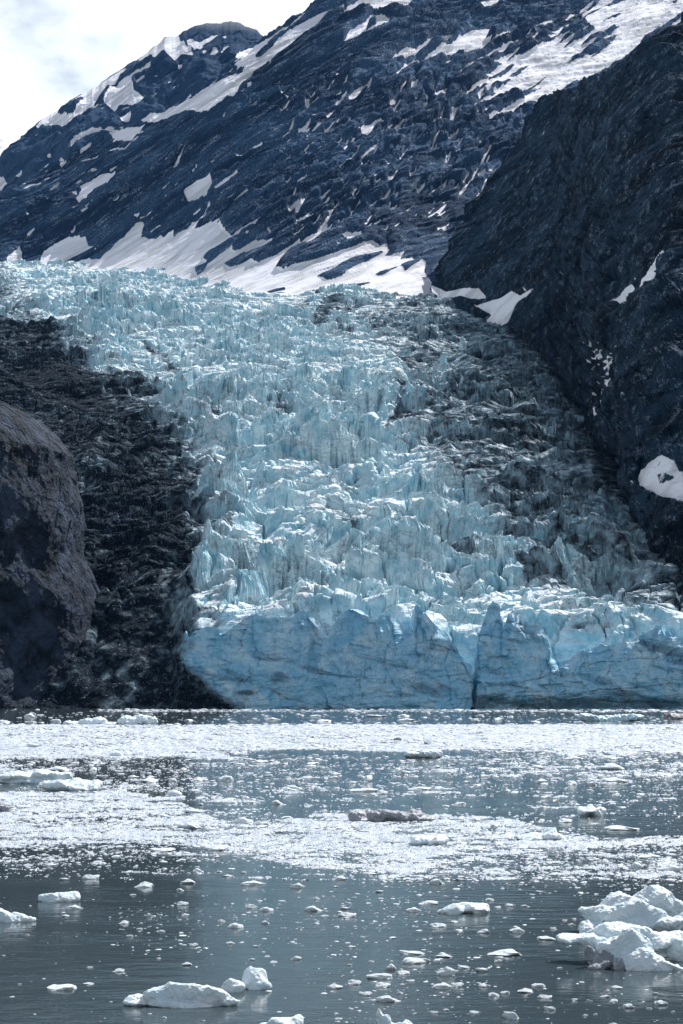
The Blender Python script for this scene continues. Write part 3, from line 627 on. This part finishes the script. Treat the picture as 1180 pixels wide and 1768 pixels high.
def berg(name, px, py, lumps, label, cat='iceberg', mat=m_berg, vox=0.05, rough=0.10, seed=1, part=None):
    """lumps in image pixels about the berg's waterline point: (dx, dup, depth_m, half width px, half depth m, half height px)"""
    X, Y = ground(px, py); k_ = Y/F
    L = [(a*k_, c, b*k_, d*k_, e, f_*k_) for (a, b, c, d, e, f_) in lumps]
    me = fuse(name, L, vox, rough, seed); me.materials.append(mat)
    o = link(name, me, loc=(X, Y, 0), label=label, category=cat); NAMED.append((px, py, o)); return o
# right-hand big berg: far lobe group and near lobe group
berg('iceberg', 1105, 1612, [(-62,22,1,40,.7,26),(-78,8,.4,26,.6,14),(-20,32,1.2,42,.8,34),(10,20,.8,50,.8,24),(40,12,.6,45,.7,14),(-40,4,.0,40,.6,12)],
     'lumpy white iceberg with two rounded domes, left rear of the big cluster at the right', seed=3, rough=.07)
berg('iceberg', 1150, 1600, [(0,24,3.2,42,.8,34),(26,14,3.4,36,.9,26),(-14,8,3,30,.8,14)], 'rounded greyish white berg rising behind the two-domed iceberg', seed=5, rough=.07)
berg('iceberg', 1186, 1612, [(0,6,1.6,20,.6,18),(18,12,1.6,24,.6,24)], 'small white berg cut by the right edge, right of the two-domed iceberg', seed=6, rough=.05)
berg('iceberg', 1085, 1674, [(-82,38,2.4,30,.6,9),(-48,32,2.2,34,.6,16),(-10,44,3.0,34,.8,22),(38,40,3.2,44,.8,20),(10,16,.6,40,.7,52),(34,6,.2,46,.6,30),(64,2,.1,34,.4,14),(-30,18,1.0,26,.6,36),(84,30,3.0,40,.9,18)],
     'large blue-white iceberg with a low arm reaching left, front of the cluster at the right', seed=9, rough=.07, mat=m_berg)
berg('iceberg', 1046, 1676, [(-16,14,.9,20,.35,26),(12,20,1.0,20,.35,22),(-4,6,.5,26,.3,12),(28,6,.3,14,.25,17)], 'dirty purple-grey lump of ice on the near left corner of the large iceberg', mat=m_berg_dirty, seed=11, rough=.06)
berg('iceberg', 1176, 1662, [(0,8,.8,24,.6,34),(20,10,1,28,.6,38)], 'pale grey berg at the right edge beside the large blue-white iceberg', seed=12, rough=.05)
# foreground berg with two knobs
berg('iceberg', 312, 1738, [(-66,6,.4,36,.45,12),(-30,12,.4,42,.5,22),(10,14,.4,40,.5,26),(48,10,.3,38,.45,26),(-4,3,.0,60,.4,10),(74,6,.3,30,.35,13)], 'long humped white iceberg floating lowest at the left of the picture', seed=14, rough=.05, vox=.04)
berg('iceberg', 399, 1716, [(0,8,.7,22,.35,15),(8,2,.5,16,.3,14)], 'small rounded white berg between the long humped berg and the wedge-shaped one', seed=15, rough=.04, vox=.04)
berg('iceberg', 440, 1710, [(2,10,.5,22,.3,26),(-8,12,.5,16,.3,26),(12,4,.4,18,.3,14),(2,-2,.3,14,.3,8)], 'smooth wedge-shaped blue-white berg at the right end of the long humped berg', seed=16, rough=.03, vox=.035)
berg('iceberg', 16, 1592, [(-20,6,.5,34,.5,22),(12,3,.3,26,.4,12),(32,2,.3,14,.3,7)], 'white berg with a tapering point, cut by the left edge above the lower corner', seed=17, rough=.05)
berg('iceberg', 101, 1556, [(-14,4,0,22,.4,11),(18,5,0,22,.4,12),(0,2,0,28,.4,7)], 'dumbbell-shaped white floe alone on dark water in the lower left', seed=18, rough=.04)
berg('iceberg', 492, 1778, [(0,8,0,34,.4,14),(20,12,.1,14,.3,14),(-22,6,0,24,.3,9)], 'low white berg cut off by the bottom edge left of the centre', seed=19, rough=.03, vox=.04)
berg('iceberg', 680, 1784, [(-16,12,0,14,.3,24),(6,6,0,28,.35,16),(-24,30,0,7,.15,14),(22,8,.1,16,.3,16)], 'pointed white berg cut off by the bottom edge right of the centre', seed=20, rough=.03, vox=.04)
berg('iceberg', 803, 1576, [(-24,6,0,24,.8,13),(8,6,.2,36,.9,12),(28,4,.1,16,.7,11)], 'long rounded white floe left of the big iceberg cluster', seed=21, rough=.05)
berg('iceberg', 66, 1352, [(-36,8,0,34,1.6,12),(10,12,.5,30,1.6,12),(-10,4,0,60,1.5,8),(40,10,1,20,1,8)], 'jagged white berg at the far left, left half of a long pair', seed=22, rough=.12, vox=.12)
berg('iceberg', 124, 1364, [(-30,6,0,30,1.8,12),(10,6,.4,36,1.8,14),(38,6,.3,14,1.4,12)], 'flat-topped greyish white berg, right half of a long pair at far left', seed=23, rough=.10, vox=.12)
berg('iceberg', 237, 1251, [(-18,5,0,18,2,11),(8,6,1,22,2.4,11),(22,4,0,14,2,10)], 'rounded white berg near the rocky shore at the upper edge of the pack', seed=24, rough=.25, vox=.22)
berg('iceberg', 158, 1251, [(-8,4,0,24,2,7),(14,5,0,14,2,8),(-34,2,0,14,2,4),(30,1,0,14,2,3)], 'low grey-white berg left of the rounded berg near the rocky shore', seed=25, rough=.22, vox=.22)
berg('iceberg', 668, 1417, [(-48,6,0,20,1.3,14),(-20,6,.5,28,1.3,13),(10,5,.2,30,1.3,12),(40,5,.5,30,1.3,13),(64,3,.2,20,1,8)], 'long low dirty iceberg with a dark left end in the middle of the bay', mat=m_berg_dirty, seed=26, rough=.11, vox=.09)
berg('iceberg', 1052, 1245, [(-30,4,0,24,3,9),(0,3,0,34,3,7),(34,4,0,26,3,8)], 'low pale blue berg close below the ice cliff at the right', mat=m_berg_blue, seed=27, rough=.3, vox=.25)
berg('iceberg', 1165, 1242, [(-6,3,0,14,2,8),(10,3,0,14,2,6)], 'small dark grey berg below the ice cliff at the right edge', mat=m_floe_dark, seed=28, rough=.25, vox=.22)
berg('iceberg', 4, 1402, [(-4,6,0,14,1,15),(8,3,0,9,.8,9)], 'dark dirty lump of ice cut by the left edge amid pale slush', mat=m_floe_dark, seed=29, rough=.10, vox=.08)
berg('iceberg', 1022, 1408, [(-8,4,0,18,1.3,11),(10,4,.2,16,1.3,11),(0,7,.4,10,1,12)], 'ring-shaped white floe with a dirty middle, alone at right', mat=m_berg, seed=30, rough=.09, vox=.08)
berg('iceberg', 732, 1308, [(-14,4,0,22,2,7),(12,5,0,20,2,9)], 'bright white twin-humped floe just below the dense far ice band', seed=31, rough=.16, vox=.14)
berg('iceberg', 930, 1450, [(-14,5,0,26,1.2,8),(16,7,.2,16,1,15),(34,4,.2,14,1,8)], 'peaked white floe amid slush in the right middle of the bay', seed=32, rough=.08, vox=.08)
berg('iceberg', 742, 1458, [(-12,5,0,22,1.4,11),(14,5,0,22,1.4,10)], 'broad low white floe in slush below the dirty iceberg', seed=33, rough=.07, vox=.08)

# ------------------------------------------------------------------ floes, one object each
rs = np.random.default_rng(5)
FL = []
for i in range(10):
    P, Fc = chunk(rs, 4, 12, 9, 0.24, 0.07)
    P = P+0.10*np.stack([n3(P, i, 3), n3(P, i+3, 3), n3(P, i+6, 4)], 1)
    P[:, 2] = P[:, 2]*(0.72+0.34*n3(P*np.array([1, 1, 0]), i+11, 1.9))
    FL.append(mesh_arrays('ice_floe', P, Fc, True, {}, [m_floe]))
FLD = [f.copy() for f in FL[:2]]
for f in FLD: f.materials[0] = m_floe_dark
L = '77,1479,18 34,1700,8 87,1495,20 152,1700,20 187,1496,11 111,1520,18 155,1518,30,12 326,1478,16 375,1481,12 342,1506,22 324,1526,26 247,1532,36,14 230,1546,12 312,1538,16 128,1570,30,10 315,1563,22 213,1595,20,9 258,1583,10,9 320,1581,14 241,1605,12 278,1609,14 224,1618,14 113,1582,13 48,1615,9 334,1634,16 322,1667,20 204,1678,24,9 219,1686,7 155,1671,12 104,1709,53,14 274,1656,8 284,1758,9 351,1763,8 383,1592,16 '\
    '415,1477,24 421,1508,11 437,1528,46,10 515,1533,28,11 586,1519,26,8 580,1532,11 756,1526,30,13 656,1541,16 741,1561,38,8 434,1568,26 460,1573,26 543,1573,34 600,1583,34 407,1602,28,10 459,1595,17,8 597,1570,18 715,1574,30 758,1601,28 398,1630,18 461,1652,12 435,1658,12 472,1662,15 512,1657,20,8 604,1667,10 607,1636,16 712,1648,46,10 720,1663,54,14 675,1675,20,12 656,1690,48,14 697,1682,24 771,1684,34,20 612,1700,26,11 578,1707,28,12 661,1704,28 766,1707,40,14 631,1719,24,9 672,1730,48,17 709,1695,16 766,1653,30,7 749,1749,16 770,1745,12 717,1751,11 606,1743,10 585,1760,14 737,1734,9 '\
    '836,1611,26,9 894,1610,32,12 882,1565,20 908,1566,18 860,1568,14 846,1555,16 944,1623,36,9 873,1650,66,15 861,1662,14,8 834,1678,26,10 801,1672,26,8 783,1677,14 975,1590,10 992,1588,8 987,1597,14 967,1672,10 930,1704,26,9 837,1704,22 790,1704,22,10 907,1714,30,11 853,1721,20,9 872,1716,18 941,1724,26,10 950,1744,22,10 883,1759,30,17 821,1750,22,7 992,1728,16 1011,1754,12 1029,1752,9 1059,1769,15 1087,1741,22,11 1143,1736,24,12 1163,1748,10 1060,1729,18 1065,1707,22 1017,1728,8 '\
    '52,1239,22 96,1247,20,7 5,1251,24,10 254,1231,18,5 203,1306,30 95,1333,44,11 160,1330,16,8 230,1343,20 298,1350,16,10 340,1349,24,11 256,1351,34 390,1348,28,12 300,1375,32,14 340,1405,50,10 325,1431,42,14 360,1435,26,13 374,1401,12 372,1468,50,12 280,1470,46,8 347,1390,10 '\
    '480,1389,24,11 435,1387,28,6 495,1414,24,7 775,1345,18,13 634,1349,20,13 702,1337,22,8 505,1365,42,11 630,1367,50,9 660,1371,22 727,1363,44,6 454,1424,18 702,1245,32,6 697,1237,22,4 651,1238,40,5 410,1377,12 420,1422,36 560,1401,10 1061,1351,52,11 988,1355,20,9 1024,1356,20,9 936,1352,22,8 977,1420,26,9 943,1378,20,6 936,1417,12 941,1395,16 1055,1330,50,13 926,1327,30,8 1007,1488,12,10 1158,1504,38,15 1099,1499,24,14 1122,1482,40,10 1163,1480,28 1075,1433,66,10 807,1352,14 816,1374,12 795,1389,20 860,1334,14 1004,1250,18 '\
    '680,1250,10 1130,1590,14 1045,1722,20 1125,1620,14 560,1246,26,5 470,1243,30,5 545,1237,20,4 860,1243,20,5 925,1248,18,5 420,1262,20,7 620,1290,26,7 870,1300,24,7 540,1320,24,6 450,1318,30,8 580,1338,20,6 1120,1300,34,8 990,1312,30,8 1150,1340,24,7 60,1290,30,8 150,1296,24,7 330,1300,26,7'
spots = []
for tkn in L.split():
    q = [float(v) for v in tkn.split(',')]; w = q[2]; h = q[3] if len(q) > 3 else max(3.5, w*rs.uniform(.28, .42)); spots.append((q[0], q[1], w, h, 1))
for (x, y, w) in ((736,1286,12),(687,1279,15),(540,1274,8)): spots.append((x, y, w, w*.5, 2))
def dens(px, py):
    d = np.full(px.shape, 0.018)
    def box(x0, x1, y0, y1, v, sx=30, sy=4):
        nonlocal d
        m = sst(x0-sx, x0+sx, px)*sst(x1+sx, x1-sx, px)*sst(y0-sy, y0+sy, py)*sst(y1+sy, y1-sy, py); d = np.maximum(d, v*m)
    wav = 8*fbm(px/120, py*0+3, 5, 601, .6)
    py = py+wav*sst(1240, 1300, py)
    box(190,1700,1224.6,1229,1.0,40,.6); box(-500,1700,1230,1249,.10); box(560,1700,1234,1249,.16)
    box(-500,1700,1251,1296,1.6,30,2); box(-300,420,1290,1310,1.3,60,3); box(860,1700,1290,1306,.9,80,4)
    box(-500,1700,1306,1336,.42,30,4); box(-300,160,1312,1336,.5); box(860,1700,1306,1350,.5,60,6); box(160,900,1336,1372,.26,30,6); box(900,1700,1345,1400,.12)
    l = 0.0
    up = ip(px, [(-300,1366),(200,1367),(240,1369),(300,1380),(350,1402),(400,1420),(480,1421),(560,1404),(620,1402),(760,1408),(870,1414),(960,1436),(1040,1444),(1180,1444),(1500,1440)])
    lo = ip(px, [(-300,1462),(0,1460),(200,1456),(350,1462),(420,1474),(500,1494),(600,1506),(700,1508),(760,1496),(860,1480),(960,1464),(1180,1460),(1500,1462)])
    body = sst(-3, 3, py-up)*sst(-5, 4, lo-py)
    box(180,440,1377,1384,.95,50,2)
    holes = sst(-0.12, 0.35, fbm(px/70, py/6.0, 4, 607))
    hv = ip(px, [(0,.35),(250,.45),(500,.5),(650,.7),(900,.8),(1180,.4)])
    d = np.maximum(d, 1.5*body*(1-hv*holes))
    box(300,470,1405,1428,.4); box(640,1700,1462,1535,.50,60,8); box(900,1700,1510,1560,.20,60,10); box(-300,420,1458,1490,.30,60,8); box(-300,420,1490,1515,.07,60,8)
    box(520,800,1540,1610,.24,80,14); box(640,860,1640,1720,.24,60,14); box(200,360,1570,1650,.17,40,12); box(380,520,1550,1590,.14,40,8); box(820,1700,1560,1790,.07,60,10); box(560,820,1600,1790,.11,60,10); box(400,560,1560,1640,.08,60,10)
    n = fbm(px/34, py/5.5, 3, 611)
    return d*np.clip(1+1.5*n*(d < 1.0)*(py > 1232), 0.02, 3)
cand = []
while len(cand) < 78:
    x = rs.uniform(0, 1180); y = 1232+540*rs.random()**1.5
    if rs.random() < min(1, float(dens(np.array([x]), np.array([y]))[0])*2+.02):
        w = rs.uniform(9, 17)
        if all(abs(x-q[0]) > (w+q[2])*.55 or abs(y-q[1]) > 6 for q in spots+cand) and all(abs(x-n[0]) > 90 or abs(y-n[1]) > 22 for n in NAMED): cand.append((x, y, w, max(3.2, w*rs.uniform(.28, .42)), 0))
spots += cand
LAND = [(1085,1650,'the big right cluster'),(312,1735,'the long humped berg'),(440,1705,'the wedge-shaped berg'),(10,1590,'the tapering edge berg'),(101,1556,'the dumbbell floe'),(680,1768,'the pointed bottom berg'),
        (803,1574,'the long rounded floe'),(95,1358,'the long pale pair'),(237,1250,'the rounded shore berg'),(668,1415,'the long dirty iceberg'),(1052,1245,'the pale blue berg'),(1022,1408,'the ring-shaped floe'),(732,1306,'the twin-humped far floe'),(930,1450,'the peaked slush floe')]
ORD = ['nearest','second nearest','third nearest','fourth nearest','fifth nearest','sixth nearest','seventh nearest','eighth nearest','ninth nearest','tenth nearest','eleventh nearest','twelfth nearest','13th nearest','14th nearest','15th nearest','16th nearest','17th nearest','18th nearest','19th nearest','20th nearest']
bucket = {}; made = []
for (x, y, w, h, fl) in spots:
    X, Y = ground(x, y); kx = Y/F; Wm = w*kx; Dm = Wm*rs.uniform(.55, .8); fore = Dm*F*CAMH/Y/Y
    hm = max(0.10*Wm, (h-fore*.6)*kx); dark = fl == 2
    me = (FLD[rs.integers(2)] if dark else FL[rs.integers(10)])
    o = link('ice_floe', me, loc=(X, Y+Dm*.3, hm*0.12)); o.scale = (Wm/2, Dm/2, hm*0.9); o.rotation_euler = (0, 0, rs.choice([0, math.pi])+rs.normal()*.25)
    o['category'] = 'ice floe'; o['group'] = 'single floes drifting in front of the glacier'
    bd = [(math.hypot((x-lx)*.5, y-ly), lx, ly, nm) for lx, ly, nm in LAND]; dd_, lx, ly, nm = min(bd)
    ang = math.degrees(math.atan2(ly-y, (x-lx)*.6)) % 360
    dr = ['right of', 'upper right of', 'straight above', 'upper left of', 'left of', 'lower left of', 'straight below', 'lower right of'][int(((ang+22.5) % 360)//45)]
    shp = ('dark ' if dark else '')+('long flat' if w/h > 3.6 else 'chunky' if w/h < 2.2 else 'low rounded')
    bucket.setdefault((nm, dr, shp), []).append((dd_, o, w))
for (nm, dr, shp), ls in bucket.items():
    ls.sort(key=lambda q: q[0])
    for i, (d_, o, w) in enumerate(ls):
        o['label'] = f"{shp}{'' if 'dark' in shp else ' white'} floe {ORD[min(i, 19)]+', ' if len(ls) > 1 else ''}{dr} {nm}"

# ------------------------------------------------------------------ brash ice, too many bits to count
rs = np.random.default_rng(99)
def scatter(n, y0, y1, power=1.0):
    x = rs.uniform(-420, 1600, n); y = y0+(y1-y0)*rs.random(n)**power
    keep = rs.random(n)*1.6 < dens(x, y); return x[keep], y[keep]
xs, ys = [], []
for (n, a_, b_) in ((12500,1224.5,1232),(80000,1232,1315),(58000,1315,1400),(72000,1400,1520),(36000,1520,1660),(17000,1660,1785)):
    x, y = scatter(n, a_, b_); xs.append(x); ys.append(y)
x = np.concatenate(xs); y = np.concatenate(ys); n = len(x); print('brash pieces', n)
Xb, Yb = ground(x, y); kx = Yb/F
w = np.clip(rs.lognormal(math.log(3.4), 0.58, n), 1.5, 15)*kx
w = np.where(y > 1520, w*0.85, w)
hgt = w*rs.uniform(.08, .22, n); dpt = w*rs.uniform(.6, 1.0, n)
T = []
for i in range(24):
    P, Fc = chunk(rs, 1 if i < 14 else 2, 7, 8, .2, 0); T.append((P, Fc))
allV, allF, tone, off = [], [], [], 0
kind = rs.integers(0, 14, n); kind = np.where(w/kx > 6.0, rs.integers(14, 24, n), kind)
tn = np.clip(rs.beta(5, 1.2, n), 0, 1)
for i, (P, Fc) in enumerate(T):
    idx = np.nonzero(kind == i)[0]
    if not len(idx): continue
    a = rs.uniform(0, 6.283, len(idx)); ca, sa = np.cos(a), np.sin(a)
    px_ = P[None, :, 0]*ca[:, None]-P[None, :, 1]*sa[:, None]; py_2 = P[None, :, 0]*sa[:, None]+P[None, :, 1]*ca[:, None]
    V = np.stack([Xb[idx, None]+px_*w[idx, None]/2, Yb[idx, None]+py_2*dpt[idx, None]/2, P[None, :, 2]*hgt[idx, None]/1.3+hgt[idx, None]*.18], -1)
    allV.append(V.reshape(-1, 3)); allF.append((Fc[None]+off+(np.arange(len(idx))*len(P))[:, None, None]).reshape(-1, 3)); off += len(idx)*len(P)
    tone.append(np.repeat(tn[idx], len(P)))
sx_ = np.arange(-420, 1600, 1.3); sy_2 = np.concatenate([np.arange(1246, 1300, .5), np.arange(1300, 1520, .9)])
gx, gy = np.meshgrid(sx_, sy_2); Gx, Gy = ground(gx, gy); dn = dens(gx, gy)
hs = 0.11*np.clip(np.clip(dn, 0, 1.35)-0.86+0.95*fbm(gx/5.5, gy/1.5, 3, 701, .7)*(1+.5*sst(1310, 1380, gy))+(1.0+.9*sst(1310, 1380, gy))*fbm(gx/55, gy/3.6, 5, 703, .6), -0.6, 0.8)+0.025*rs.normal(size=gx.shape)
hs = hs*(Gy/200)**0.5-0.01
fq = grid_faces(*gx.shape); up_ = (hs.ravel()[fq] > -0.02).any(1); fq = fq[up_]
ft = np.concatenate([fq[:, [0, 1, 2]], fq[:, [0, 2, 3]]])+off
allV.append(np.stack([Gx, Gy, hs], -1).reshape(-1, 3)); allF.append(ft); tone.append(np.clip(0.25+0.9*fbm(gx/7, gy/2, 4, 705), -.6, 1).ravel())
link('brash_ice', mesh_arrays('brash_ice', np.concatenate(allV), np.concatenate(allF), False, {'tone': np.concatenate(tone)}, [m_brash]), kind='stuff',
     label='countless small white ice bits drifting in bands across the water', category='brash ice')

# ------------------------------------------------------------------ cloud cap on the far summit and the haze of the valley
HAZE = True
if HAZE:
    bm = bmesh.new(); bmesh.ops.create_cube(bm, size=1)
    x0, x1, y0, y1, z0, z1 = -3100, 3100, -300, 6200, -25, 2300
    for v in bm.verts: v.co = ((x0+x1)/2+v.co.x*(x1-x0), (y0+y1)/2+v.co.y*(y1-y0), (z0+z1)/2+v.co.z*(z1-z0))
    me = bpy.data.meshes.new('haze'); bm.to_mesh(me); bm.free()
    hm_ = bpy.data.materials.new('valley_haze'); hm_.use_nodes = True; nt = hm_.node_tree; nt.nodes.clear()
    ov = nt.nodes.new('ShaderNodeOutputMaterial'); pv = nt.nodes.new('ShaderNodeVolumePrincipled')
    pv.inputs['Color'].default_value = (0.22, 0.50, 1.0, 1); pv.inputs['Density'].default_value = 0.0000085; pv.inputs['Anisotropy'].default_value = 0.0
    nt.links.new(pv.outputs[0], ov.inputs['Volume']); me.materials.append(hm_)
    link('haze', me, kind='stuff', label='thin blue haze filling the valley', category='haze')

bm = bmesh.new(); bmesh.ops.create_icosphere(bm, subdivisions=4, radius=1)
for v in bm.verts:
    q = v.co.copy(); k_ = 1+0.22*math.sin(q.x*5+1)*math.cos(q.z*4)+0.1*math.sin(q.x*11+q.y*7); v.co = Vector((q.x*330*k_, q.y*260*k_, q.z*105*k_))
me = bpy.data.meshes.new('summit_cloud'); bm.to_mesh(me); bm.free()
cm = bpy.data.materials.new('cloud_vapour'); cm.use_nodes = True; nt = cm.node_tree; nt.nodes.clear()
ov = nt.nodes.new('ShaderNodeOutputMaterial'); pv = nt.nodes.new('ShaderNodeVolumePrincipled'); pv.inputs['Color'].default_value = (.97, .98, 1, 1); pv.inputs['Anisotropy'].default_value = 0.2
tcn = nt.nodes.new('ShaderNodeTexCoord'); nn = nt.nodes.new('ShaderNodeTexNoise'); nn.inputs['Scale'].default_value = 0.009; nn.inputs['Detail'].default_value = 4
vl = nt.nodes.new('ShaderNodeVectorMath'); vl.operation = 'MULTIPLY'; vl.inputs[1].default_value = (1/330, 1/260, 1/105); vle = nt.nodes.new('ShaderNodeVectorMath'); vle.operation = 'LENGTH'
nt.links.new(tcn.outputs['Object'], nn.inputs['Vector']); nt.links.new(tcn.outputs['Object'], vl.inputs[0]); nt.links.new(vl.outputs[0], vle.inputs[0])
ma = nt.nodes.new('ShaderNodeMath'); ma.operation = 'SUBTRACT'; nt.links.new(nn.outputs[0], ma.inputs[0]); ms = nt.nodes.new('ShaderNodeMath'); ms.operation = 'MULTIPLY'; ms.inputs[1].default_value = 0.55
nt.links.new(vle.outputs['Value'], ms.inputs[0]); nt.links.new(ms.outputs[0], ma.inputs[1])
mrn = nt.nodes.new('ShaderNodeMapRange'); mrn.inputs[1].default_value = 0.0; mrn.inputs[2].default_value = 0.35; mrn.inputs[3].default_value = 0; mrn.inputs[4].default_value = 0.0030
nt.links.new(ma.outputs[0], mrn.inputs[0]); nt.links.new(mrn.outputs[0], pv.inputs['Density']); nt.links.new(pv.outputs[0], ov.inputs['Volume']); me.materials.append(cm)
Yk = 4860; link('summit_cloud', me, loc=((438-CX)*Yk/F, Yk, CAMH+(HY-22)*Yk/F), kind='stuff', label='soft white cloud touching the far summit', category='cloud')
